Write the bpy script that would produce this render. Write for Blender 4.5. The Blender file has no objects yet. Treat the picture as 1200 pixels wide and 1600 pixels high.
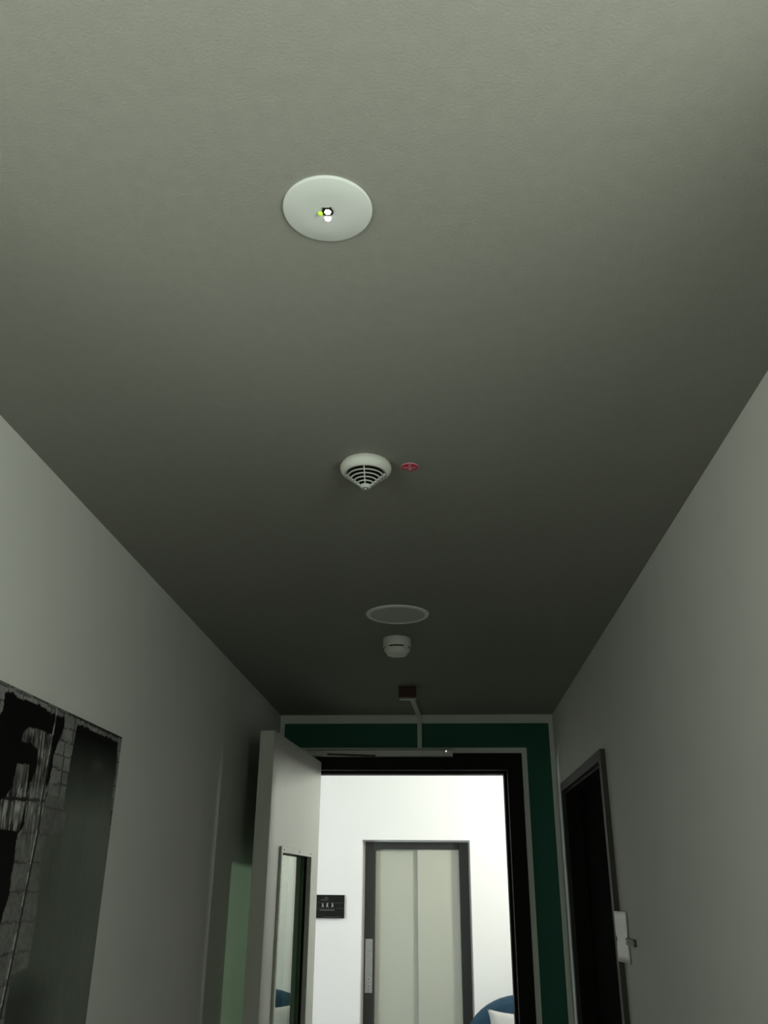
import bpy, bmesh, math, random
import numpy as np
from mathutils import Vector, Matrix

S = bpy.context.scene
COL = S.collection
random.seed(4)

# ------------------------------------------------------------------ camera
EYE = 1.55
yaw, pitch, roll = 0.0662235, 0.4139826, 0.0084947
fw = Vector((-math.sin(yaw) * math.cos(pitch), math.cos(yaw) * math.cos(pitch), math.sin(pitch)))
rt = Vector((math.cos(yaw), math.sin(yaw), 0.0))
up = rt.cross(fw)
rt2 = rt * math.cos(roll) + up * math.sin(roll)
up2 = up * math.cos(roll) - rt * math.sin(roll)
cam_data = bpy.data.cameras.new('camera')
cam = bpy.data.objects.new('camera', cam_data)
COL.objects.link(cam)
m = Matrix.Identity(4)
for i in range(3):
    m[i][0], m[i][1], m[i][2] = rt2[i], up2[i], -fw[i]
m[0][3], m[1][3], m[2][3] = 0.0, 0.0, EYE
cam.matrix_world = m
cam_data.sensor_fit = 'HORIZONTAL'
cam_data.sensor_width = 36.0
cam_data.lens = 36.0 * 1336.65 / 1200.0
cam_data.clip_start = 0.02
cam_data.clip_end = 200
S.camera = cam

XL, XR, YE, ZC = -0.9065, 0.630, 4.908, 2.45
YB = -1.60           # corridor wall behind the camera
YW = 5.06            # lobby face of the end wall
YL = 8.70            # lift wall
LX0, LX1, LZ = -3.5, 2.0, 2.90


# ------------------------------------------------------------------ world, lights, exposure
W = bpy.data.worlds.new('overcast_sky')
W.use_nodes = True
S.world = W
bg = W.node_tree.nodes['Background']
bg.inputs[0].default_value = (0.80, 0.90, 1.0, 1)
bg.inputs[1].default_value = 0.15
S.view_settings.view_transform = 'Standard'
S.view_settings.look = 'None'
S.view_settings.exposure = 0.0
S.view_settings.gamma = 1.0
S.view_settings.use_curve_mapping = False


def area(name, loc, direction, sx, sy, power, color):
    l = bpy.data.lights.new(name, 'AREA')
    l.shape = 'RECTANGLE'
    l.size, l.size_y, l.energy, l.color = sx, sy, power, color
    o = bpy.data.objects.new(name, l)
    o.location = loc
    o.rotation_euler = Vector(direction).to_track_quat('-Z', 'Z').to_euler()
    COL.objects.link(o)
    return o


# daylight outside two unseen windows added beside the camera to light the corridor, and outside the two lobby windows
area('corridor_left_added_daylight', (XL - 0.19, -0.05, 1.92), (1, 0, 0), 1.0, 0.62, 21, (0.985, 1.0, 0.93))
area('corridor_right_added_daylight', (XR + 0.19, -0.05, 1.80), (-1, 0, 0), 1.0, 0.85, 34, (0.985, 1.0, 0.93))
area('lobby_left_window_daylight', (-3.72, 5.45, 1.60), (1, 0, 0), 0.62, 1.9, 270, (0.82, 0.92, 1.0))
area('lobby_right_window_daylight', (2.19, 7.14, 2.33), (-1, 0, 0), 0.62, 0.26, 145, (1.0, 0.99, 0.90))

# ------------------------------------------------------------------ materials
def mat(name, color, rough=0.6, metal=0.0, bump=0.0, scale=120.0, vary=0.0, vscale=3.0,
        emit=None, estr=0.0, spec=0.5, stretch=(1, 1, 1)):
    M = bpy.data.materials.new(name)
    M.use_nodes = True
    nt = M.node_tree
    b = nt.nodes['Principled BSDF']
    b.inputs['Base Color'].default_value = (*color, 1)
    b.inputs['Roughness'].default_value = rough
    b.inputs['Metallic'].default_value = metal
    b.inputs['Specular IOR Level'].default_value = spec
    tc = nt.nodes.new('ShaderNodeTexCoord')
    mp = nt.nodes.new('ShaderNodeMapping')
    mp.inputs['Scale'].default_value = stretch
    nt.links.new(tc.outputs['Object'], mp.inputs['Vector'])
    if vary > 0:
        n = nt.nodes.new('ShaderNodeTexNoise')
        n.inputs['Scale'].default_value = vscale
        n.inputs['Detail'].default_value = 4
        r = nt.nodes.new('ShaderNodeValToRGB')
        r.color_ramp.elements[0].position = 0.3
        r.color_ramp.elements[1].position = 0.7
        r.color_ramp.elements[0].color = (*[c * (1 - vary) for c in color], 1)
        r.color_ramp.elements[1].color = (*[min(1, c * (1 + vary)) for c in color], 1)
        nt.links.new(mp.outputs[0], n.inputs['Vector'])
        nt.links.new(n.outputs['Fac'], r.inputs[0])
        nt.links.new(r.outputs[0], b.inputs['Base Color'])
    if bump > 0:
        n = nt.nodes.new('ShaderNodeTexNoise')
        n.inputs['Scale'].default_value = scale
        n.inputs['Detail'].default_value = 3
        bp = nt.nodes.new('ShaderNodeBump')
        bp.inputs['Strength'].default_value = bump
        bp.inputs['Distance'].default_value = 0.002
        nt.links.new(mp.outputs[0], n.inputs['Vector'])
        nt.links.new(n.outputs['Fac'], bp.inputs['Height'])
        nt.links.new(bp.outputs[0], b.inputs['Normal'])
    if emit:
        b.inputs['Emission Color'].default_value = (*emit, 1)
        b.inputs['Emission Strength'].default_value = estr
    return M


def glass(name, tint, ior):
    M = bpy.data.materials.new(name)
    M.use_nodes = True
    nt = M.node_tree
    nt.nodes.remove(nt.nodes['Principled BSDF'])
    out = nt.nodes['Material Output']
    t = nt.nodes.new('ShaderNodeBsdfTransparent')
    t.inputs[0].default_value = (*tint, 1)
    g = nt.nodes.new('ShaderNodeBsdfGlossy')
    g.inputs['Color'].default_value = (0.98, 1.0, 0.97, 1)
    g.inputs['Roughness'].default_value = 0.01
    f = nt.nodes.new('ShaderNodeFresnel')
    gm = nt.nodes.new('ShaderNodeNewGeometry')
    mr = nt.nodes.new('ShaderNodeMapRange')       # the same reflectance on both faces of the pane
    mr.inputs['To Min'].default_value = ior
    mr.inputs['To Max'].default_value = 1.0 / ior
    nt.links.new(gm.outputs['Backfacing'], mr.inputs['Value'])
    nt.links.new(mr.outputs[0], f.inputs[0])
    mx = nt.nodes.new('ShaderNodeMixShader')
    nt.links.new(f.outputs[0], mx.inputs[0])
    nt.links.new(t.outputs[0], mx.inputs[1])
    nt.links.new(g.outputs[0], mx.inputs[2])
    nt.links.new(mx.outputs[0], out.inputs[0])
    return M


M_wall = mat('wall_paint', (0.61, 0.61, 0.575), 0.75, bump=0.25, scale=220, vary=0.02, vscale=6)
M_lobby = mat('lobby_wall_paint', (0.84, 0.815, 0.80), 0.75, bump=0.1, scale=220)
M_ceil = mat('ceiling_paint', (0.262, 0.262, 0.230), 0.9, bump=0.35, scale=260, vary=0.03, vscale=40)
M_green = mat('green_paint', (0.007, 0.115, 0.078), 0.6, bump=0.1, scale=200)
M_band = mat('band_paint', (0.82, 0.87, 0.82), 0.6, bump=0.05)
M_floor = mat('corridor_carpet', (0.03, 0.03, 0.03), 0.95, bump=0.6, scale=400, vary=0.15, vscale=200)
M_lfloor = mat('lobby_floor', (0.06, 0.055, 0.05), 0.5, bump=0.1, vary=0.05, vscale=8)
M_skirt = mat('skirting_paint', (0.5, 0.5, 0.48), 0.5)
M_black = mat('black_frame_paint', (0.011, 0.010, 0.008), 0.6, spec=0.15, bump=0.05)
M_case = mat('brown_casing_paint', (0.050, 0.047, 0.038), 0.6, bump=0.1, scale=90)
M_darkdoor = mat('dark_door_leaf', (0.006, 0.0055, 0.005), 0.9, spec=0.02)
M_leaf = mat('door_leaf_paint', (0.60, 0.60, 0.54), 0.5, bump=0.15, scale=60, vary=0.03, vscale=12, stretch=(6, 6, 0.6))
M_ring = mat('glazing_ring_paint', (0.60, 0.61, 0.54), 0.4, vary=0.08, vscale=30)
M_glass = glass('door_glass', (0.62, 0.76, 0.64), 2.1)
M_wglass = glass('window_glass', (0.97, 1.0, 0.98), 1.45)
M_white = mat('white_plastic', (0.80, 0.81, 0.77), 0.45)
M_white2 = mat('white_enamel', (0.62, 0.645, 0.615), 0.7, spec=0.2)
M_glintbead = mat('glossy_white_bead', (0.9, 0.92, 0.9), 0.12)
M_grey = mat('grey_white_plastic', (0.78, 0.80, 0.74), 0.5)
M_mesh = mat('speaker_grille', (0.56, 0.57, 0.53), 0.7, bump=0.9, scale=900)
M_dark = mat('dark_plastic', (0.006, 0.006, 0.006), 0.6, spec=0.2)
M_lamp = mat('lit_led', (1, 1, 1), 0.3, emit=(0.96, 1.0, 0.90), estr=1.6)
M_gled = mat('green_led', (0.4, 0.6, 0.05), 0.3, emit=(0.48, 0.66, 0.06), estr=0.5)
M_glint = mat('glint_glow', (1, 1, 1), 0.3, emit=(0.9, 1, 0.95), estr=4.0)  # glow that stands in for a glint on the closer rail
M_red = mat('red_sticker', (0.52, 0.035, 0.075), 0.4)
M_pink = mat('sticker_print', (0.80, 0.42, 0.45), 0.5)
M_redbox = mat('dark_red_plastic', (0.060, 0.014, 0.010), 0.4)
M_trunk = mat('trunking_plastic', (0.70, 0.74, 0.69), 0.5)
M_alu = mat('brushed_grey_metal', (0.62, 0.63, 0.59), 0.3, metal=0.35, bump=0.1, stretch=(1, 30, 30))
M_liftframe = mat('lift_frame_metal', (0.036, 0.036, 0.034), 0.5, metal=0.1, spec=0.25)
M_liftdoor = mat('lift_door_metal', (0.445, 0.445, 0.375), 0.45, bump=0.08, scale=300, vary=0.02, vscale=30, stretch=(20, 20, 1))
M_liftgap = mat('lift_gap', (0.15, 0.15, 0.13), 0.7)
M_panel = mat('button_plate_metal', (0.34, 0.35, 0.35), 0.35, metal=0.4, vary=0.1, vscale=30)
M_plaque = mat('black_plaque', (0.010, 0.010, 0.008), 0.5, spec=0.1)
M_print = mat('plaque_print', (0.36, 0.35, 0.32), 0.6)
M_faint = mat('plaque_faint_print', (0.05, 0.048, 0.044), 0.6)
M_card = mat('white_card', (0.92, 0.93, 0.88), 0.35, bump=0.1, scale=30)
M_clip = mat('dark_clip', (0.035, 0.034, 0.030), 0.5, metal=0.0)
M_blue = mat('blue_upholstery', (0.013, 0.046, 0.082), 0.9, bump=0.4, scale=500)
M_pale = mat('pale_cushion_cloth', (0.50, 0.475, 0.455), 0.9, bump=0.4, scale=500)
M_leg = mat('dark_wood', (0.05, 0.035, 0.025), 0.5)
M_board = mat('print_board_edge', (0.06, 0.06, 0.055), 0.6)
M_button = mat('button_metal', (0.5, 0.5, 0.5), 0.3, metal=0.8)
M_whiteframe = mat('window_frame_paint', (0.7, 0.7, 0.68), 0.4)


# ------------------------------------------------------------------ mesh helpers
class MB:
    def __init__(s):
        s.v, s.f, s.sm = [], [], []

    def add(s, vs, fs, smooth=False):
        o = len(s.v)
        s.v += [tuple(v) for v in vs]
        s.f += [tuple(i + o for i in f) for f in fs]
        s.sm += [smooth] * len(fs)
        return s

    def box(s, a, b):
        x0, y0, z0 = a
        x1, y1, z1 = b
        return s.add([(x0, y0, z0), (x1, y0, z0), (x1, y1, z0), (x0, y1, z0),
                      (x0, y0, z1), (x1, y0, z1), (x1, y1, z1), (x0, y1, z1)],
                     [(3, 2, 1, 0), (4, 5, 6, 7), (0, 1, 5, 4), (1, 2, 6, 5), (2, 3, 7, 6), (3, 0, 4, 7)])

    def lathe(s, prof, n=48, c=(0, 0, 0), smooth=True, a0=0.0, a1=2 * math.pi):
        """profile (r, z) turned about the vertical axis through c"""
        full = abs(a1 - a0 - 2 * math.pi) < 1e-6
        k = n if full else n + 1
        vs = []
        for r, z in prof:
            for i in range(k):
                a = a0 + (a1 - a0) * i / n
                vs.append((c[0] + r * math.cos(a), c[1] + r * math.sin(a), c[2] + z))
        fs = []
        for j in range(len(prof) - 1):
            for i in range(n):
                i2 = (i + 1) % k
                fs.append((j * k + i, j * k + i2, (j + 1) * k + i2, (j + 1) * k + i))
        return s.add(vs, fs, smooth)

    def frame(s, axis, o, i, d0, d1):
        """rectangular ring: outer rect o and inner rect i as (u0, w0, u1, w1), depth d0..d1 on axis"""
        def P(u, w, d):
            return {'y': (u, d, w), 'x': (d, u, w), 'z': (u, w, d)}[axis]
        R = []
        for d in (d0, d1):
            for q in (o, i):
                R.append([P(q[0], q[1], d), P(q[2], q[1], d), P(q[2], q[3], d), P(q[0], q[3], d)])
        vs = sum(R, [])
        fs = []
        for k in range(4):
            k2 = (k + 1) % 4
            fs += [(k, k2, 4 + k2, 4 + k), (8 + k, 12 + k, 12 + k2, 8 + k2),
                   (k, 8 + k, 8 + k2, k2), (4 + k, 4 + k2, 12 + k2, 12 + k)]
        return s.add(vs, fs)

    def prism(s, pts, axis, d0, d1):
        def P(u, w, d):
            return {'y': (u, d, w), 'x': (d, u, w), 'z': (u, w, d)}[axis]
        n = len(pts)
        vs = [P(*p, d0) for p in pts] + [P(*p, d1) for p in pts]
        fs = [tuple(range(n)), tuple(range(2 * n - 1, n - 1, -1))]
        fs += [(k, n + k, n + (k + 1) % n, (k + 1) % n) for k in range(n)]
        return s.add(vs, fs)

    def build(s, name, material, parent=None, bevel=0.0, seg=2, loc=None):
        me = bpy.data.meshes.new(name)
        me.from_pydata(s.v, [], s.f)
        me.polygons.foreach_set('use_smooth', s.sm)
        bm = bmesh.new()
        bm.from_mesh(me)
        bmesh.ops.remove_doubles(bm, verts=bm.verts, dist=1e-6)
        bmesh.ops.recalc_face_normals(bm, faces=bm.faces)
        if bevel > 0:
            bmesh.ops.bevel(bm, geom=[e for e in bm.edges if len(e.link_faces) == 2 and e.calc_face_angle(0) > 0.6],
                            offset=bevel, segments=seg, profile=0.5, affect='EDGES')
        bm.to_mesh(me)
        bm.free()
        for mm in (material if isinstance(material, list) else [material]):
            me.materials.append(mm)
        o = bpy.data.objects.new(name, me)
        COL.objects.link(o)
        if parent:
            o.parent = parent
        if loc:
            o.location = loc
        return o


def tag(o, label, cat, group=None):
    o['label'] = label
    o['category'] = cat
    if group:
        o['group'] = group
    return o


def struct(o, label=None, cat=None):
    o['kind'] = 'structure'
    if label:
        o['label'] = label
    if cat:
        o['category'] = cat
    return o


def thing(name, loc, label, cat, rz=0.0, group=None):
    o = bpy.data.objects.new(name, None)
    o.empty_display_size = 0.05
    o.location = loc
    o.rotation_euler = (0, 0, rz)
    COL.objects.link(o)
    return tag(o, label, cat, group)


# ------------------------------------------------------------------ the room shell
struct(MB().box((XL - 0.15, YB - 0.15, -0.12), (XR + 0.15, YW, 0)).build('floor', M_floor), 'dark carpet floor of the corridor', 'floor')
struct(MB().box((LX0 - 0.15, YW, -0.12), (LX1 + 0.15, YL + 0.5, 0)).build('floor', M_lfloor), 'dark floor of the bright lobby beyond the door', 'floor')  # lobby floor kept dark so little light bounces into the corridor
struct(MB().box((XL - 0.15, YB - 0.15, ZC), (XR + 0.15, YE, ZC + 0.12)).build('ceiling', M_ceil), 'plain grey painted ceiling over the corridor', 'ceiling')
struct(MB().box((LX0 - 0.15, YW, LZ), (LX1 + 0.15, YL + 0.5, LZ + 0.12)).build('ceiling', M_lobby), 'white ceiling of the lobby beyond the door', 'ceiling')
CW = (-0.60, 1.33, 0.50, 2.28)             # unseen windows added on both sides of the camera: y0, z0, y1, z1
def windowed(w, x0, x1, ya, yb):
    w.box((x0, ya, 0), (x1, CW[0], ZC))
    w.box((x0, CW[2], 0), (x1, yb, ZC))
    w.box((x0, CW[0], 0), (x1, CW[2], CW[1]))
    w.box((x0, CW[0], CW[3]), (x1, CW[2], ZC))
    return w
struct(windowed(MB(), XL - 0.15, XL, YB, YE).build('wall_left', M_wall), 'off-white corridor wall behind the large print', 'wall')

D2 = dict(y0=3.462, y1=4.585, z=2.006)     # opening of the dark side door
wr = MB()
windowed(wr, XR, XR + 0.15, YB, D2['y0'])
wr.box((XR, D2['y1'], 0), (XR + 0.15, YE, ZC))
wr.box((XR, D2['y0'], D2['z']), (XR + 0.15, D2['y1'], ZC))
struct(wr.build('wall_right', M_wall), 'off-white corridor wall around the dark side door', 'wall')

# end wall: green on the corridor side, white towards the lobby
OX0, OX1, OZ = -0.712, 0.367, 2.149         # clear opening
JX0, JX1, JZ = -0.790, 0.448, 2.238         # outer edge of the black frame
def u_wall(x0, x1, z1, y0, y1):
    w = MB()
    w.box((x0, y0, 0), (JX0, y1, z1))
    w.box((JX1, y0, 0), (x1, y1, z1))
    w.box((JX0, y0, JZ), (JX1, y1, z1))
    return w
we = struct(u_wall(LX0 - 0.15, LX1 + 0.15, LZ, YE + 0.02, YW).build('wall_end', M_lobby), 'end wall of the corridor around the door opening', 'wall')
u_wall(XL - 0.14, XR + 0.14, ZC, YE, YE + 0.02).build('green_panel', M_green, we)['label'] = 'dark green painted face of the end wall'

t1 = MB()
t1.box((XL, YE - 0.003, 2.402), (XR, YE, ZC))
struct(t1.build('trim_1', M_band), 'white band along the top of the green end wall', 'trim')
struct(MB().box((0.606, YE - 0.003, 0), (XR, YE, 2.402)).build('trim_2', M_band), 'white band down the right edge of the green end wall', 'trim')
struct(MB().box((XL, YE - 0.003, 0), (XL + 0.026, YE, 2.402)).build('trim_3', M_band), 'white band at the left edge of the green end wall', 'trim')
struct(MB().box((JX0 - 0.029, YE - 0.003, JZ), (JX1 + 0.029, YE, JZ + 0.030)).build('trim_4', M_band), 'white band above the black door frame', 'trim')
struct(MB().box((JX1, YE - 0.003, 0), (JX1 + 0.029, YE, JZ)).build('trim_5', M_band), 'white band beside the right jamb of the black door frame', 'trim')
struct(MB().box((JX0 - 0.029, YE - 0.003, 0), (JX0, YE, JZ)).build('trim_6', M_band), 'white band beside the left jamb, behind the open door', 'trim')

struct(MB().box((XL - 0.15, YB - 0.12, 0), (XR + 0.15, YB, ZC)).build('wall_back', M_wall), 'corridor wall behind the camera', 'wall')
for nm, x0 in (('added_window_1', XL - 0.11), ('added_window_4', XR + 0.06)):
    i = (CW[0] + 0.05, CW[1] + 0.05, CW[2] - 0.05, CW[3] - 0.05)
    o = struct(MB().frame('x', CW, i, x0, x0 + 0.05).build(nm, M_whiteframe), 'white framed unseen window added beside the camera to light the corridor', 'window')
    MB().box((x0 + 0.022, i[0] - 0.005, i[1] - 0.005), (x0 + 0.028, i[2] + 0.005, i[3] + 0.005)).build('pane', M_wglass, o)

# lobby walls with their windows
def side_wall(name, x0, x1, y0, y1, z0, z1):
    w = MB()
    w.box((x0, YW, 0), (x1, y0, LZ))
    w.box((x0, y1, 0), (x1, YL + 0.5, LZ))
    w.box((x0, y0, z1), (x1, y1, LZ))
    w.box((x0, y0, 0), (x1, y1, z0))
    return struct(w.build(name, M_lobby), 'white lobby wall with a window, beyond the door', 'wall')
side_wall('wall_lobby_left', LX0 - 0.15, LX0, 5.08, 5.84, 0.55, 2.65)
side_wall('wall_lobby_right', LX1, LX1 + 0.15, 6.74, 7.54, 2.10, 2.56)
for nm, x0, r in (('window_2', LX0 - 0.10, (5.08, 0.55, 5.84, 2.65)), ('window_3', LX1 + 0.05, (6.74, 2.10, 7.54, 2.56))):
    i = (r[0] + 0.06, r[1] + 0.06, r[2] - 0.06, r[3] - 0.06)
    o = struct(MB().frame('x', r, i, x0, x0 + 0.05).build(nm, M_whiteframe), 'white framed lobby window', 'window')
    MB().box((x0 + 0.022, i[0] - 0.005, i[1] - 0.005), (x0 + 0.028, i[2] + 0.005, i[3] + 0.005)).build('pane', M_wglass, o)

# lift wall with the recess of the lift
RX0, RX1, RZ = -0.757, 0.262, 1.968
wl = MB()
wl.box((LX0, YL, 0), (RX0, YL + 0.4, LZ))
wl.box((RX1, YL, 0), (LX1, YL + 0.4, LZ))
wl.box((RX0, YL, RZ), (RX1, YL + 0.4, LZ))
struct(wl.build('wall_lift', M_lobby), 'bright white lobby wall around the lift doors', 'wall')

# skirtings
struct(MB().box((XL, YB, 0), (XL + 0.012, YE - 0.003, 0.08)).build('baseboard_left', M_skirt, bevel=0.003))
struct(MB().box((XR - 0.012, YB, 0), (XR, D2['y0'] - 0.045, 0.08)).build('baseboard_right', M_skirt, bevel=0.003))
struct(MB().box((RX1, YL - 0.012, 0), (LX1, YL, 0.08)).build('baseboard_lobby', M_skirt, bevel=0.003))

# ------------------------------------------------------------------ black door frame of the opening
fr = MB()
fr.box((JX0, YE - 0.006, 0), (OX0, YW + 0.006, JZ))
fr.box((OX1, YE - 0.006, 0), (JX1, YW + 0.006, JZ))
fr.box((OX0, YE - 0.006, OZ), (OX1, YW + 0.006, JZ))
# rebate stop running round the inside
fr.box((OX1 - 0.016, YE + 0.075, 0), (OX1 + 0.002, YW + 0.006, OZ))
fr.box((OX0, YE + 0.075, OZ - 0.012), (OX1, YW + 0.006, OZ + 0.002))
frame = struct(fr.build('door_frame', M_black), 'black door frame around the bright lobby opening', 'door frame')

# ------------------------------------------------------------------ open door leaf with its glazed slot
hx, hy = -0.660, 4.905
ang = math.atan2(-0.99780574, -0.06620954)
door1 = struct(thing('door_1', (hx, hy, 0), 'pale grey door swung open into the corridor, with a tall narrow glass panel', 'door', ang))
LT = 0.066
leaf = MB().frame('y', (0.014, 0.010, 1.073, 2.188), (0.236, 0.34, 0.856, 1.692), -LT, 0.0)
leaf.build('leaf', M_leaf, door1, bevel=0.0015, seg=1)
ring = MB().frame('y', (0.214, 0.318, 0.878, 1.716), (0.238, 0.342, 0.854, 1.690), -0.0005, 0.011).build('glazing_frame', M_ring, door1, bevel=0.0012, seg=1)
MB().frame('y', (0.214, 0.318, 0.878, 1.716), (0.238, 0.342, 0.854, 1.690), -LT - 0.010, -LT + 0.0005).build('glazing_frame', M_ring, door1)
# glazing bead inside the slot
bead = MB().frame('y', (0.2365, 0.3405, 0.8555, 1.6915), (0.2395, 0.3435, 0.8525, 1.6885), -0.0265, -0.012)
bead.build('glazing_bead', M_black, door1)['label'] = 'thin black gasket round the glass'
MB().box((0.240, -0.034, 0.344), (0.852, -0.028, 1.688)).build('glass_pane', M_glass, door1)
sc = MB()
for t, z in ((0.83, 1.7035), (0.52, 1.7035), (0.26, 1.7035)):
    sc.box((t - 0.006, 0.0105, z - 0.003), (t + 0.006, 0.0125, z + 0.003))
sc.build('screw', M_clip, ring)

# ------------------------------------------------------------------ slide-rail closer over the opening
dc = thing('door_closer', (-0.34, YE - 0.006, 2.238), 'long grey slide-rail door closer bar above the black door frame', 'door closer')
rail = MB()
pr = [(-0.0005, -0.021), (-0.026, -0.021), (-0.034, -0.015), (-0.034, 0.010), (-0.028, 0.018), (-0.0005, 0.020)]
rail.prism([(p[0], p[1]) for p in pr], 'x', -0.405, 0.405)
rail.build('slide_rail', M_alu, dc)
MB().prism([(p[0] * 1.04, p[1] * 1.05) for p in pr], 'x', 0.400, 0.408).build('end_cap', M_grey, dc)
MB().prism([(p[0] * 1.04, p[1] * 1.05) for p in pr], 'x', -0.408, -0.400).build('end_cap', M_grey, dc)
glint = MB().lathe([(0.0, -0.003), (0.0022, -0.002), (0.0026, 0.0), (0.0022, 0.002), (0.0, 0.003)], 12, (0.372, -0.034, 0.006))
glint.build('rail_glint', M_glint, dc)['label'] = 'tiny glowing bead in place of a glint on the rail'  # the glint on the rail is made as a glowing bead
arm = MB()
a0, a1 = Vector((-0.020, -0.040, -0.020)), Vector((-0.275, -0.130, -0.024))
dv = (a1 - a0).normalized()
pv = Vector((-dv.y, dv.x, 0)) * 0.009
z4 = Vector((0, 0, 0.004))
arm.add([a0 + pv - z4, a0 - pv - z4, a1 - pv - z4, a1 + pv - z4, a0 + pv + z4, a0 - pv + z4, a1 - pv + z4, a1 + pv + z4],
        [(0, 1, 2, 3), (4, 5, 6, 7), (0, 1, 5, 4), (1, 2, 6, 5), (2, 3, 7, 6), (3, 0, 4, 7)])
arm.build('arm', M_clip, dc)

# ------------------------------------------------------------------ dark side door in the right wall
door2 = struct(thing('door_2', (XR, 4.02, 0), 'dark side door in a brown-black casing on the right wall', 'door'))
cs = MB()
CT = 0.019
cs.box((XR - CT, 3.420, 0), (XR, D2['y0'] + 0.001, 2.046))
cs.build('casing_jamb', M_case, door2).matrix_parent_inverse = Matrix.Translation((-XR, -4.02, 0))
cs = MB().box((XR - CT, D2['y1'] - 0.001, 0), (XR, 4.627, 2.046))
cs.build('casing_jamb', M_case, door2).matrix_parent_inverse = Matrix.Translation((-XR, -4.02, 0))
cs = MB().box((XR - CT, D2['y0'] + 0.001, D2['z'] - 0.001), (XR, D2['y1'] - 0.001, 2.046))
cs.build('casing_head', M_case, door2).matrix_parent_inverse = Matrix.Translation((-XR, -4.02, 0))
ln = MB()
ln.box((XR - 0.002, D2['y0'], 0), (XR + 0.149, D2['y0'] + 0.012, D2['z']))
ln.box((XR - 0.002, D2['y1'] - 0.012, 0), (XR + 0.149, D2['y1'], D2['z']))
ln.box((XR - 0.002, D2['y0'], D2['z'] - 0.012), (XR + 0.149, D2['y1'], D2['z']))
ln.build('lining', M_black, door2).matrix_parent_inverse = Matrix.Translation((-XR, -4.02, 0))
MB().box((XR + 0.07, D2['y0'] + 0.014, 0.008), (XR + 0.115, D2['y1'] - 0.014, D2['z'] - 0.014)).build('leaf', M_darkdoor, door2).matrix_parent_inverse = Matrix.Translation((-XR, -4.02, 0))

# white card on the near casing, held by a dark bar
card = thing('door_card', (XR - 0.0205, 3.39, 1.32), 'white card hung on a dark bar over the near edge of the dark side door', 'card')
cm = MB()
zs = [1.321, 1.345, 1.365, 1.384, 1.389, 1.394, 1.399, 1.404, 1.425, 1.455, 1.481]
def card_y(z):
    k = max(0.0, 1 - abs(z - 1.393) / 0.012)
    return 3.417 - 0.014 * k, 3.296 - 0.006 * (z - 1.32) / 0.16 + 0.016 * k
nu = 9
vs, fs = [], []
for z in zs:
    yf, yn = card_y(z)
    for j in range(nu):
        u = j / (nu - 1)
        y = yf + (yn - yf) * u
        bow = 0.0015 * (2 * u - 1) ** 2 * (1 if z > 1.39 else 0.4)
        vs.append(((3.417 - y) / 0.128 * 0.0175 - bow, y - 3.39, z - 1.32))
n1 = len(vs)
vs += [(v[0] + 0.0012, v[1], v[2]) for v in vs]
for i in range(len(zs) - 1):
    for j in range(nu - 1):
        a = i * nu + j
        fs += [(a, a + 1, a + nu + 1, a + nu), (n1 + a, n1 + a + nu, n1 + a + nu + 1, n1 + a + 1)]
for i in range(len(zs) - 1):
    a, b = i * nu, i * nu + nu - 1
    fs += [(a, a + nu, n1 + a + nu, n1 + a), (b, n1 + b, n1 + b + nu, b + nu)]
for j in range(nu - 1):
    a, b = j, (len(zs) - 1) * nu + j
    fs += [(a, n1 + a, n1 + a + 1, a + 1), (b, b + 1, n1 + b + 1, n1 + b)]
cm.add(vs, fs, True)
cm.build('card_sheet', M_card, card)
cl = MB()
cl.box((0.0110, 3.178 - 3.39, 0.059), (0.0205, 3.312 - 3.39, 0.066))
cl.box((0.0140, 3.178 - 3.39, 0.066), (0.0205, 3.312 - 3.39, 0.073))
cl.box((0.0110, 3.178 - 3.39, 0.073), (0.0205, 3.312 - 3.39, 0.080))
cl.build('holder_bar', M_clip, card)['label'] = 'dark metal bar behind the card'

# ------------------------------------------------------------------ emergency light
el = thing('emergency_light', (-0.1485, 0.951, ZC), 'flat white round emergency light with lit centre lens, nearest on the ceiling', 'light')
MB().lathe([(0.0, -0.0052), (0.030, -0.0050), (0.0625, -0.0044), (0.0640, -0.0036), (0.0645, -0.0022), (0.0645, 0.0)], 72).build('cover_plate', M_white2, el)
so = MB().lathe([(0.0, -0.0062), (0.0080, -0.0062), (0.0084, -0.0056), (0.0084, -0.0045)], 24)
so.build('lens_socket', M_dark, el)
ls = MB().lathe([(0.0, -0.0094), (0.0030, -0.0091), (0.0050, -0.0080), (0.0054, -0.0058)], 6, (0.0004, -0.0012, 0), smooth=False)
ls.build('lens', M_lamp, el)
ls = MB().lathe([(0.0, -0.0090), (0.003, -0.0087), (0.0046, -0.0076), (0.0050, -0.0048)], 16, (-0.0012, 0.0125, 0))
ls.build('lens', M_lamp, el)
cl = MB()
for sx in (-1, 1):
    cl.box((sx * 0.0050 - 0.0014, -0.0092, -0.0085), (sx * 0.0050 + 0.0014, -0.0064, -0.0055))
cl.build('lens_clip', M_dark, el)
MB().lathe([(0.0, -0.0098), (0.0022, -0.0094), (0.0036, -0.0078), (0.0038, -0.0058)], 16, (-0.0108, 0.0015, 0)).build('status_led', M_gled, el)['label'] = 'yellow-green status light'

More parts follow.
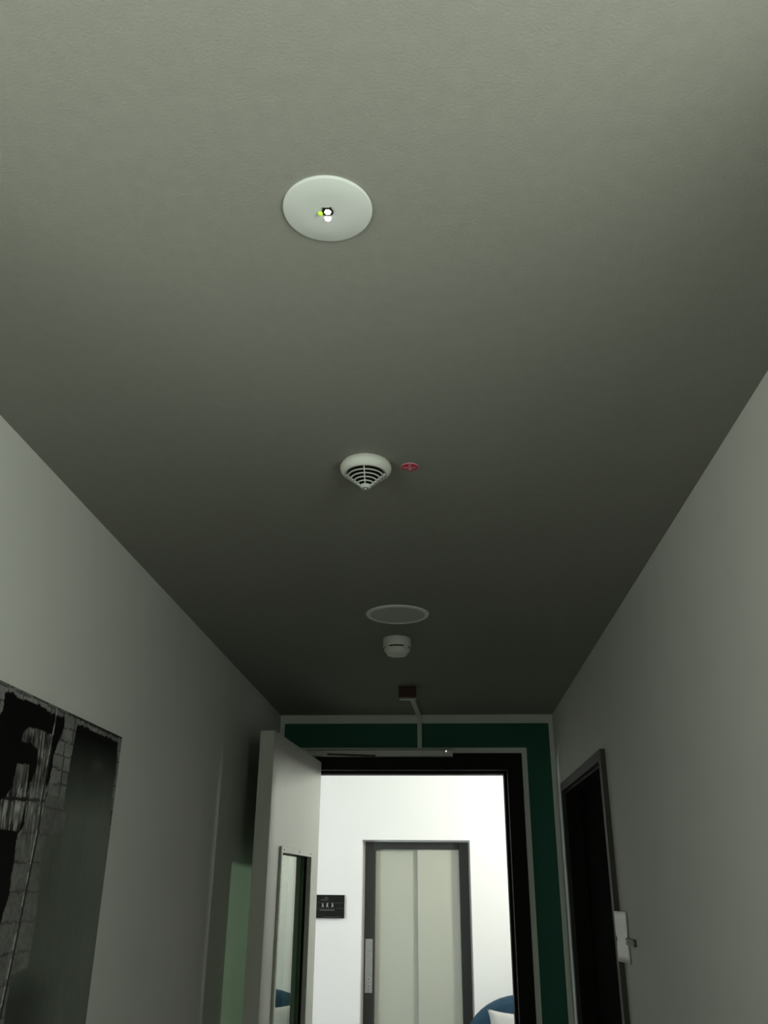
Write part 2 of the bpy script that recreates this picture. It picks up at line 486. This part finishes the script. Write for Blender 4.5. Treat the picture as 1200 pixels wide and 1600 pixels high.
# ------------------------------------------------------------------ conical louvred detector
hd = thing('heat_detector', (-0.160, 1.763, ZC), 'white round detector with a cone of dark louvre slots, beside the red sticker', 'detector')
MB().lathe([(0.0, 0.0), (0.0535, 0.0), (0.0560, -0.003), (0.0590, -0.010), (0.0592, -0.015), (0.0575, -0.0205), (0.0530, -0.0262), (0.0495, -0.0288), (0.0475, -0.0290), (0.0465, -0.026), (0.0, -0.026)], 72).build('housing', M_grey, hd)
MB().lathe([(0.0425, -0.027), (0.0062, -0.0585), (0.0, -0.0585)], 48).build('inner_cone', M_dark, hd)['label'] = 'black inside of the cone'
NL = 5
for k in range(NL):
    f = (k + 0.78) / (NL + 0.25)
    r = 0.0475 + (0.0095 - 0.0475) * f
    z = -0.0295 + (-0.0610 + 0.0295) * f
    w, h = 0.0030, 0.00235
    if k == NL - 1:
        w, h = 0.0034, 0.0034
    MB().lathe([(r - w, z + 0.001), (r, z + h * 0.5), (r + 0.0012, z), (r - 0.0008, z - h * 0.55), (r - w, z - h * 0.3), (r - w, z + 0.001)], 60).build('louvre_ring', M_grey, hd)
for k in range(4):
    a = -math.pi / 2 + k * math.pi / 2
    ca, sa = math.cos(a), math.sin(a)
    rb = MB()
    q = [(0.0475, -0.0290), (0.0098, -0.0605), (0.0070, -0.0570), (0.0430, -0.0270)]
    vs = []
    for s_ in (-0.0011, 0.0011):
        vs += [(r * ca - s_ * sa, r * sa + s_ * ca, z) for r, z in q]
    rb.add(vs, [(0, 1, 2, 3), (7, 6, 5, 4), (0, 4, 5, 1), (1, 5, 6, 2), (2, 6, 7, 3), (3, 7, 4, 0)])
    rb.build('rib', M_grey, hd)
tip = MB().lathe([(0.0115, -0.0585), (0.0108, -0.0622), (0.0085, -0.0640), (0.0070, -0.0640), (0.0070, -0.0625), (0.0, -0.0625)], 32)
tip.build('tip_cap', M_grey, hd)
MB().lathe([(0.0072, -0.0626), (0.0072, -0.0638), (0.0042, -0.0638), (0.0042, -0.0626)], 24).build('tip_groove', M_dark, hd)
MB().lathe([(0.0042, -0.0626), (0.0040, -0.0648), (0.0, -0.0652)], 24).build('sensor_button', M_grey, hd)

# ------------------------------------------------------------------ red sticker
st = thing('ceiling_sticker', (-0.0590, 1.785, ZC), 'small round red sticker with a pale cross mark beside the louvred detector', 'sticker')
MB().lathe([(0.0, -0.0016), (0.0196, -0.0016), (0.0205, -0.0010), (0.0205, 0.0)], 40).build('disc', M_red, st)
rg = MB().lathe([(0.0198, -0.00165), (0.0209, -0.0012), (0.0209, 0.0), (0.0198, 0.0)], 40)
rg.build('rim', M_pink, st)
mk = MB()
def mark(x0, y0, x1, y1):
    mk.box((x0, y0, -0.0021), (x1, y1, -0.0015))
mark(-0.0150, -0.0006, 0.0150, 0.0006)
mark(-0.0007, -0.0120, 0.0007, 0.0150)
mark(-0.0032, -0.0130, 0.0034, -0.0118)
mark(0.0008, -0.0096, 0.0036, -0.0082)
mark(-0.0036, 0.0050, -0.0008, 0.0064)
mark(0.0010, 0.0070, 0.0040, 0.0084)
mark(-0.0036, 0.0110, 0.0038, 0.0124)
mark(-0.0030, -0.0060, -0.0008, -0.0046)
mk.build('cross_print', M_pink, st)

# ------------------------------------------------------------------ ceiling speaker
sp = thing('ceiling_speaker', (-0.1445, 2.957, ZC), 'large flat round ceiling speaker with a greyer mesh centre, in front of the small detector', 'speaker')
MB().lathe([(0.0975, -0.0030), (0.0985, -0.0056), (0.101, -0.0062), (0.108, -0.0050), (0.1125, -0.0026), (0.1135, 0.0)], 80).build('rim', M_grey, sp)
MB().lathe([(0.0, -0.0048), (0.055, -0.0046), (0.0980, -0.0040)], 80).build('grille', M_mesh, sp)

# ------------------------------------------------------------------ small smoke detector
sd = thing('smoke_detector', (-0.162, 3.284, ZC), 'small round smoke detector hanging just behind the ceiling speaker', 'detector')
MB().lathe([(0.0, 0.0), (0.0535, 0.0), (0.0550, -0.003), (0.0550, -0.034), (0.0535, -0.0365), (0.0500, -0.0365)], 64).build('base', M_grey, sd)
MB().lathe([(0.0500, -0.035), (0.0500, -0.0425), (0.0, -0.0425)], 48).build('vent_gap', M_dark, sd)['label'] = 'black slot round the detector'
MB().lathe([(0.0505, -0.0415), (0.0520, -0.0435), (0.0490, -0.0520), (0.0400, -0.0630), (0.0330, -0.0680), (0.0, -0.0705)], 64).build('dome', M_grey, sd)
for k in range(4):
    a = -math.pi / 2 + math.pi / 4 + k * math.pi / 2
    MB().lathe([(0.047, -0.0362), (0.0545, -0.0362), (0.0525, -0.0425), (0.047, -0.0430), (0.047, -0.0362)], 8, a0=a - 0.24, a1=a + 0.24).build('spacer', M_grey, sd)
for k in range(9):
    a = k * 2 * math.pi / 9 - 1.35
    MB().lathe([(0.0, -0.0036), (0.0026, -0.0028), (0.0036, 0.0)], 10, (0.0365 * math.cos(a), 0.0365 * math.sin(a), -0.0652)).build('glint_bead', M_glintbead, sd)  # glossy beads added to the smooth dome to give small glints

# ------------------------------------------------------------------ red release box and its cable trunking
rb = thing('release_box', (-0.154, 4.20, ZC), 'small dark red box on the ceiling at the end of the white cable trunking', 'call point')
MB().box((-0.042, -0.050, -0.055), (0.042, -0.010, 0.0)).build('red_cover', M_redbox, rb, bevel=0.003)
MB().box((-0.040, -0.012, -0.053), (0.040, 0.035, 0.0)).build('back_box', M_trunk, rb, bevel=0.002)['label'] = 'white back box'
ct = thing('cable_trunking', (-0.114, YE - 0.003, 2.30), 'thin white cable trunking from the red ceiling box down to the door closer', 'cable trunking')
q0, q1 = 4.240 - YE, 0.003
MB().add([(-0.046, q0, 0.134), (-0.021, q0, 0.134), (0.0125, q1, 0.134), (-0.0125, q1, 0.134),
          (-0.046, q0, 0.1495), (-0.021, q0, 0.1495), (0.0125, q1, 0.1495), (-0.0125, q1, 0.1495)],
         [(0, 1, 2, 3), (4, 5, 6, 7), (0, 1, 5, 4), (1, 2, 6, 5), (2, 3, 7, 6), (3, 0, 4, 7)]).build('ceiling_run', M_trunk, ct, bevel=0.002)
MB().box((-0.0125, -0.016, -0.042), (0.0125, 0.0, 0.135)).build('wall_run', M_trunk, ct, bevel=0.002)

# ------------------------------------------------------------------ lift
lift = thing('elevator', (-0.243, 8.79, 0), 'pale grey two-panel lift door in a dark metal frame', 'elevator')
k = 8.82 / 8.70
lfx = -0.243
fx0, fx1, fz = -0.727 * k - lfx, 0.245 * k - lfx, EYE + (1.950 - EYE) * k
ix0, ix1, iz = -0.629 * k - lfx, 0.158 * k - lfx, EYE + (1.887 - EYE) * k
fy = 0.03
fm = MB()
fm.box((fx0, fy, 0), (ix0, fy + 0.12, fz))
fm.build('frame_post', M_liftframe, lift, bevel=0.004)
MB().box((ix1, fy, 0), (fx1, fy + 0.12, fz)).build('frame_post', M_liftframe, lift, bevel=0.004)
MB().box((ix0, fy, iz), (ix1, fy + 0.12, fz)).build('frame_head', M_liftframe, lift, bevel=0.004)
MB().box((RX0 - lfx, fy + 0.02, 0), (fx0, fy + 0.12, RZ)).build('reveal_filler', M_lobby, lift)
MB().box((fx1, fy + 0.02, 0), (RX1 - lfx, fy + 0.12, RZ)).build('reveal_filler', M_lobby, lift)
if fz < RZ:
    MB().box((fx0, fy + 0.02, fz), (fx1, fy + 0.12, RZ)).build('reveal_filler', M_lobby, lift)
sx = -0.222 * k - lfx
MB().box((ix0, fy + 0.058, 0.01), (sx, fy + 0.085, iz)).build('door_panel', M_liftdoor, lift)
MB().box((sx - 0.012, fy + 0.026, 0.01), (ix1, fy + 0.052, iz)).build('door_panel', M_liftdoor, lift, bevel=0.003)
MB().box((ix0, fy + 0.098, 0), (ix1, fy + 0.115, iz)).build('shaft_lining', M_liftgap, lift)
px0, px1 = -0.731 * 1.014 - lfx + 0.018, -0.649 * 1.014 - lfx + 0.002
plate = MB().box((px0, fy - 0.004, EYE + (0.690 - EYE) * k), (px1, fy + 0.001, EYE + (1.122 - EYE) * k)).build('call_plate', M_panel, lift, bevel=0.001, seg=1)
zb = EYE + (0.745 - EYE) * k
pc = (px0 + px1) / 2
for dz in (0.0, 0.055):
    bt = MB()
    ring_pts = [(pc + 0.016 * math.cos(a), zb + dz + 0.016 * math.sin(a)) for a in [i * math.pi / 8 for i in range(16)]]
    bt.prism(ring_pts, 'y', fy - 0.008, fy - 0.003)
    bt.build('call_button', M_button, plate)
ar = MB()
ar.prism([(pc - 0.008, zb + 0.005), (pc + 0.008, zb + 0.005), (pc, zb - 0.009)], 'y', fy - 0.0092, fy - 0.0075)
ar.prism([(pc - 0.008, zb + 0.050), (pc, zb + 0.064), (pc + 0.008, zb + 0.050)], 'y', fy - 0.0092, fy - 0.0075)
ar.build('arrow_print', M_dark, plate)['kind'] = 'stuff'

# ------------------------------------------------------------------ black plaque on the lift wall
pq = thing('wall_plaque', (-1.052, YL, 1.388), 'black plaque with small pale figures on the white wall left of the lift', 'sign')
MB().box((-0.140, -0.026, -0.0985), (0.140, -0.018, 0.0985)).build('plate', M_plaque, pq, bevel=0.002, seg=1)
for qx in (-0.11, 0.11):
    MB().box((qx - 0.01, -0.019, -0.06), (qx + 0.01, 0.0, 0.06)).build('standoff', M_clip, pq)
rl = MB()
rl.box((-0.125, -0.0268, 0.030), (0.138, -0.0258, 0.0330))
rl.box((0.065, -0.0268, -0.0165), (0.138, -0.0258, -0.0135))
rl.box((-0.125, -0.0268, -0.0165), (-0.095, -0.0258, -0.0135))
rl.build('rule_line', M_faint, pq)
ft = MB()
ft.box((-0.080, -0.0268, 0.052), (-0.010, -0.0258, 0.060))
ft.prism([(-0.055, 0.068), (-0.005, 0.068), (-0.030, 0.084)], 'y', -0.0268, -0.0258)
ft.box((-0.090, -0.0268, -0.036), (0.050, -0.0258, -0.022))
ft.box((-0.060, -0.0268, -0.090), (0.120, -0.0258, -0.086))
fo = ft.build('faint_print', M_faint, pq)
fo['kind'] = 'stuff'
def figure(x, z, s, flip):
    g = MB()
    hd_ = [(x + 0.0055 * s * math.cos(a), z + 0.0125 * s + 0.0055 * s * math.sin(a)) for a in [i * math.pi / 5 for i in range(10)]]
    g.prism(hd_, 'y', -0.0270, -0.0258)
    g.prism([(x - 0.006 * s * flip, z + 0.006 * s), (x + 0.007 * s * flip, z + 0.005 * s), (x + 0.008 * s * flip, z - 0.006 * s), (x - 0.004 * s * flip, z - 0.006 * s)], 'y', -0.0271, -0.0258)
    g.prism([(x - 0.004 * s * flip, z - 0.005 * s), (x + 0.001 * s * flip, z - 0.005 * s), (x - 0.006 * s * flip, z - 0.020 * s), (x - 0.010 * s * flip, z - 0.020 * s)], 'y', -0.0272, -0.0258)
    g.prism([(x + 0.003 * s * flip, z - 0.005 * s), (x + 0.008 * s * flip, z - 0.005 * s), (x + 0.011 * s * flip, z - 0.018 * s), (x + 0.007 * s * flip, z - 0.018 * s)], 'y', -0.0273, -0.0258)
    g.build('figure_print', M_print, pq)
figure(-0.062, 0.010, 0.95, 1)
figure(-0.018, 0.012, 1.05, -1)
figure(0.028, 0.012, 1.0, 1)

# ------------------------------------------------------------------ lounge chair and its cushion beside the lift
def smooth_all(o, levels=2):
    for p in o.data.polygons:
        p.use_smooth = True
    md = o.modifiers.new('rounding', 'SUBSURF')
    md.levels = md.render_levels = levels
    return o
ch = thing('lounge_chair', (0.68, 8.20, 0), 'blue upholstered lounge chair with a rounded back, against the lift wall', 'chair')
arch = []
NA = 24
for i in range(NA + 1):
    a = math.pi * i / NA
    arch.append((0.52 * math.cos(a), 0.32 + 0.40 * math.sin(a)))
arch = [(0.52, 0.16)] + arch + [(-0.52, 0.16)]
bk = MB().prism(arch, 'y', 0.17, 0.33)
bk.build('backrest', M_blue, ch, bevel=0.045, seg=4)
MB().box((-0.48, -0.42, 0.17), (0.48, 0.20, 0.362)).build('seat', M_blue, ch, bevel=0.04, seg=3)
for sx_ in (-0.42, 0.42):
    for sy_ in (-0.36, 0.26):
        MB().lathe([(0.0, 0.0), (0.014, 0.0), (0.022, 0.172), (0.0, 0.172)], 12, (sx_, sy_, 0)).build('leg', M_leg, ch)

def pillow(w, h, t, n=18):
    p = MB()
    vs, fs = [], []
    for side in (1, -1):
        for i in range(n + 1):
            for j in range(n + 1):
                u, v = 2 * j / n - 1, 2 * i / n - 1
                x = w / 2 * u * (1 - 0.12 * (1 - v * v))
                z = h / 2 * v * (1 - 0.22 * (1 - u * u))
                y = side * t / 2 * max(0, (1 - u ** 4) * (1 - v ** 4)) ** 0.5
                vs.append((x, y, z))
    k_ = (n + 1) ** 2
    for i in range(n):
        for j in range(n):
            a = i * (n + 1) + j
            fs += [(a, a + 1, a + n + 2, a + n + 1), (k_ + a, k_ + a + n + 1, k_ + a + n + 2, k_ + a + 1)]
    p.add(vs, fs, True)
    return p
cu = pillow(0.50, 0.27, 0.13).build('cushion', M_pale)
tag(cu, 'pale square cushion leaning on the blue lounge chair', 'cushion')
cu.location = (0.598, 8.245, 0.492)
cu.rotation_euler = (-0.26, 0.03, 0)

# ------------------------------------------------------------------ large print on the left wall
PY0, PY1, PZ0, PZ1 = 1.20, 2.401, 0.55, 1.931
wp = thing('wall_picture', (XL, (PY0 + PY1) / 2, PZ0), 'large dark print of a ruined stone wall with black openings, on the left wall', 'picture')
bd = MB().box((0.0, -(PY1 - PY0) / 2, 0.0), (0.016, (PY1 - PY0) / 2, PZ1 - PZ0))
bd.build('backing_board', M_board, wp)

def inside(Y, Z, poly):
    r = np.zeros(Y.shape, bool)
    n = len(poly)
    for i in range(n):
        y0, z0 = poly[i]
        y1, z1 = poly[(i + 1) % n]
        if z0 == z1:
            continue
        c = ((z0 > Z) != (z1 > Z)) & (Y < (y1 - y0) * (Z - z0) / (z1 - z0) + y0)
        r ^= c
    return r

_rng = np.random.RandomState(7)
_tab = _rng.rand(256, 256)
def vnoise(Y, Z, fy_, fz_):
    a, b = Y * fy_ + 1000, Z * fz_ + 1000
    ia, ib = np.floor(a).astype(int), np.floor(b).astype(int)
    fa, fb = a - ia, b - ib
    fa, fb = fa * fa * (3 - 2 * fa), fb * fb * (3 - 2 * fb)
    g = lambda p, q: _tab[p % 256, q % 256]
    return (g(ia, ib) * (1 - fa) + g(ia + 1, ib) * fa) * (1 - fb) + (g(ia, ib + 1) * (1 - fa) + g(ia + 1, ib + 1) * fa) * fb

PA = [(1.705, 1.913), (1.74, 1.917), (1.78, 1.912), (1.864, 1.917), (1.955, 1.912), (2.009, 1.914), (2.013, 1.9), (2.0, 1.868), (1.98, 1.824), (1.982, 1.775), (1.962, 1.738), (1.894, 1.666), (1.865, 1.649), (1.874, 1.565), (1.874, 1.481), (1.801, 1.352), (1.60, 0.90), (1.45, 1.2), (1.42, 1.60), (1.48, 1.86), (1.692, 1.847), (1.708, 1.875)]
PB1 = [(1.819, 1.855), (1.835, 1.862), (1.885, 1.866), (1.94, 1.865), (1.954, 1.864), (1.96, 1.814), (1.964, 1.752), (1.891, 1.752), (1.901, 1.793), (1.897, 1.827), (1.86, 1.831), (1.814, 1.83), (1.813, 1.841)]
PB2 = [(1.81, 1.788), (1.828, 1.787), (1.865, 1.786), (1.876, 1.743), (1.883, 1.711), (1.869, 1.652), (1.704, 1.654), (1.742, 1.69), (1.781, 1.714), (1.807, 1.736), (1.808, 1.761)]
PC = [(1.883, 1.757), (1.963, 1.755), (1.975, 1.739), (1.975, 1.671), (1.978, 1.631), (1.958, 1.566), (1.982, 1.405), (1.951, 1.372), (1.926, 1.295), (1.88, 1.20), (1.70, 1.00), (1.78, 1.25), (1.843, 1.437), (1.875, 1.529), (1.869, 1.614), (1.888, 1.666), (1.884, 1.724)]
PD = [(2.011, 1.914), (2.086, 1.914), (2.082, 1.861), (2.075, 1.8), (2.076, 1.72), (2.099, 1.7), (2.098, 1.665), (2.045, 1.659), (2.005, 1.646), (2.001, 1.606), (2.016, 1.502), (2.022, 1.39), (1.943, 1.378), (1.949, 1.292), (1.902, 1.10), (1.87, 1.20), (1.90, 1.35), (1.958, 1.566), (1.967, 1.657), (1.979, 1.74), (1.982, 1.775), (1.98, 1.824), (2.0, 1.868), (2.013, 1.9)]
PE = [(2.086, 1.914), (2.138, 1.916), (2.204, 1.912), (2.288, 1.914), (2.373, 1.913), (2.380, 1.88), (2.384, 1.838), (2.382, 1.778), (2.390, 1.70), (2.402, 1.60), (2.402, 0.5), (1.80, 0.5), (1.945, 1.281), (1.943, 1.378), (2.022, 1.39), (2.016, 1.502), (2.001, 1.606), (2.005, 1.646), (2.045, 1.659), (2.098, 1.665), (2.099, 1.7), (2.076, 1.72), (2.075, 1.8), (2.082, 1.861)]
ROPE = [(1.96, 1.914), (1.959, 1.879), (1.956, 1.842), (1.952, 1.799), (1.949, 1.737), (1.955, 1.657), (1.947, 1.572), (1.939, 1.491), (1.931, 1.408), (1.917, 1.30)]

NY, NZ = 600, 420
gy = np.linspace(PY0, PY1, NY + 1)
gz = np.linspace(PZ0, PZ1, NZ + 1)
Yv, Zv = np.meshgrid(gy, gz)
wob = 0.006
Yw = Yv + wob * (vnoise(Yv, Zv, 60, 60) - 0.5)
Zw = Zv + wob * (vnoise(Yv + 9, Zv, 60, 60) - 0.5)
base = 0.165 + 0.075 * (vnoise(Yv, Zv, 22, 34) - 0.5) + 0.05 * (vnoise(Yv, Zv, 90, 120) - 0.5)
val = base.copy()
# stone courses with mortar joints
ch_ = 0.032
row = np.floor((Zw - 0.004) / ch_)
fz_ = (Zw - 0.004) / ch_ - row
bw = 0.062 + 0.034 * _tab[(row.astype(int) * 7) % 256, 3]
colf = Yw / bw + _tab[(row.astype(int) * 13) % 256, 9]
fy_ = colf - np.floor(colf)
blk = _tab[(row.astype(int) * 5) % 256, np.floor(colf).astype(int) % 256]
val *= 0.85 + 0.32 * blk
joint = (fz_ < 0.09) | (fy_ < 0.07)
val = np.where(joint, val * 0.28, val)
up_ = np.clip((1.70 - Zv) / 0.25, 0, 1)           # lower down the stone and its joints blend towards a flatter, darker tone
val = val * (1 - 0.55 * up_) + (0.115 + 0.05 * (vnoise(Yv, Zv, 30, 24) - 0.5)) * 0.55 * up_
# dark opening on the left
mA = inside(Yw, Zw, PA)
val = np.where(mA, 0.003 + 0.007 * np.clip((1.75 - Zv) / 0.4, 0, 1), val)
# bundles of canes
cane = 0.012 + 0.24 * vnoise(Yv + 0.10 * Zv, Zv, 230, 14) * vnoise(Yv, Zv, 60, 50) + 0.26 * (vnoise(Yv + 0.10 * Zv, Zv, 210, 10) > 0.68) * vnoise(Yv, Zv, 90, 60)
band = (np.abs(Zv - 1.715 - 0.06 * (Yv - 1.83)) < 0.004)
cane = np.where(band, 0.02, cane)
for P_ in (PB1, PB2):
    mB = inside(Yw, Zw, P_)
    val = np.where(mB, cane, val)
# middle pier
mC = inside(Yw, Zw, PC)
cC = 0.128 + 0.05 * (vnoise(Yv, Zv, 26, 30) - 0.5) + 0.05 * (vnoise(Yv, Zv, 120, 150) - 0.5)
jc = np.abs(((Zw - 0.03 * Yw) / 0.058) % 1 - 0.5) < 0.035
cC = np.where(jc, cC * 0.5, cC)
ck = np.clip((Zv - 1.60) / 0.10, 0, 1)
cC = cC * (1 - 0.75 * ck) + cane * 0.85 * ck
val = np.where(mC, cC, val)
mD = inside(Yw, Zw, PD) & (Zv < 1.74)
cD = 0.128 + 0.045 * (vnoise(Yv, Zv, 24, 30) - 0.5) + 0.04 * (vnoise(Yv, Zv, 110, 130) - 0.5)
jd = np.abs(((Zw) / 0.058) % 1 - 0.5) < 0.03
cD = np.where(jd, cD * 0.6, cD)
val = np.where(mD, cD, val)
# dark opening on the right, with greenish glare off the print painted in
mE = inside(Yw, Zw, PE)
glare_t = np.clip((1.90 - Zv) / 0.20, 0, 1)
glare = 0.005 + 0.135 * glare_t ** 1.3 + 0.018 * (vnoise(Yv, Zv, 14, 10) - 0.5) * glare_t + 0.014 * (vnoise(Yv, Zv, 70, 26) - 0.5) * glare_t
glare *= 0.75 + 0.45 * np.clip((Yv - 2.05) / 0.3, 0, 1)
glare = np.where((Zv < 1.39) & (Yv < 2.2), glare * (1 - 0.55 * np.clip((1.39 - Zv) / 0.06, 0, 1) * np.clip((2.22 - Yv) / 0.2, 0, 1)), glare)
glare += 0.02 * np.clip(vnoise(Yv, Zv, 40, 5) - 0.62, 0, 1) * (Zv < 1.37)
glare += 0.03 * np.exp(-((Yv - 2.25) / 0.035) ** 2 - ((Zv - 1.835) / 0.014) ** 2)
val = np.where(mE, np.clip(glare, 0.004, 1), val)
# thin dark joints beside the piers and the pale rope
ry = np.interp(Zv, [p[1] for p in ROPE][::-1], [p[0] for p in ROPE][::-1])
rope = (np.abs(Yv - ry) < 0.0026) & (Zv > 1.30)
val = np.where(rope, 0.13 + 0.22 * (vnoise(Yv, Zv, 40, 60) > 0.45), val)
val = np.where((np.abs(Yv - ry - 0.008) < 0.004) & (Zv > 1.30) & (Zv < 1.84), 0.03, val)
val = np.where(Zv > 1.9275, val * np.where(Yv > 2.05, 0.18, 0.8), val)
val = np.clip(val * 1.08, 0.004, 0.6)
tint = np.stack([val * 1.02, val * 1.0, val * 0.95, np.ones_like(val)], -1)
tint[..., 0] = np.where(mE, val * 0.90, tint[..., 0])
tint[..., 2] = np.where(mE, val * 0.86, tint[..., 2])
n_v = (NY + 1) * (NZ + 1)
co = np.zeros((n_v, 3))
co[:, 0] = 0.0165
co[:, 1] = (Yv - (PY0 + PY1) / 2).ravel()
co[:, 2] = (Zv - PZ0).ravel()
ii, jj = np.meshgrid(np.arange(NZ), np.arange(NY), indexing='ij')
a = (ii * (NY + 1) + jj).ravel()
quads = np.stack([a, a + 1, a + NY + 2, a + NY + 1], -1)
pm = bpy.data.meshes.new('print_face')
pm.vertices.add(n_v)
pm.vertices.foreach_set('co', co.ravel())
pm.loops.add(quads.size)
pm.loops.foreach_set('vertex_index', quads.ravel())
pm.polygons.add(len(quads))
pm.polygons.foreach_set('loop_start', np.arange(0, quads.size, 4))
pm.polygons.foreach_set('loop_total', np.full(len(quads), 4))
pm.update()
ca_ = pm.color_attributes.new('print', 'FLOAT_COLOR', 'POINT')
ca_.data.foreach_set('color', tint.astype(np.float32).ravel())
M_pic = bpy.data.materials.new('picture_print')
M_pic.use_nodes = True
nt = M_pic.node_tree
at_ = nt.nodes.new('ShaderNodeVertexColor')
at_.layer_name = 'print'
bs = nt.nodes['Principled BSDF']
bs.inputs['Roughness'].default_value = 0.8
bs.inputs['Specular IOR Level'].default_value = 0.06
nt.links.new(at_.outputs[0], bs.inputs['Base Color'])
pm.materials.append(M_pic)
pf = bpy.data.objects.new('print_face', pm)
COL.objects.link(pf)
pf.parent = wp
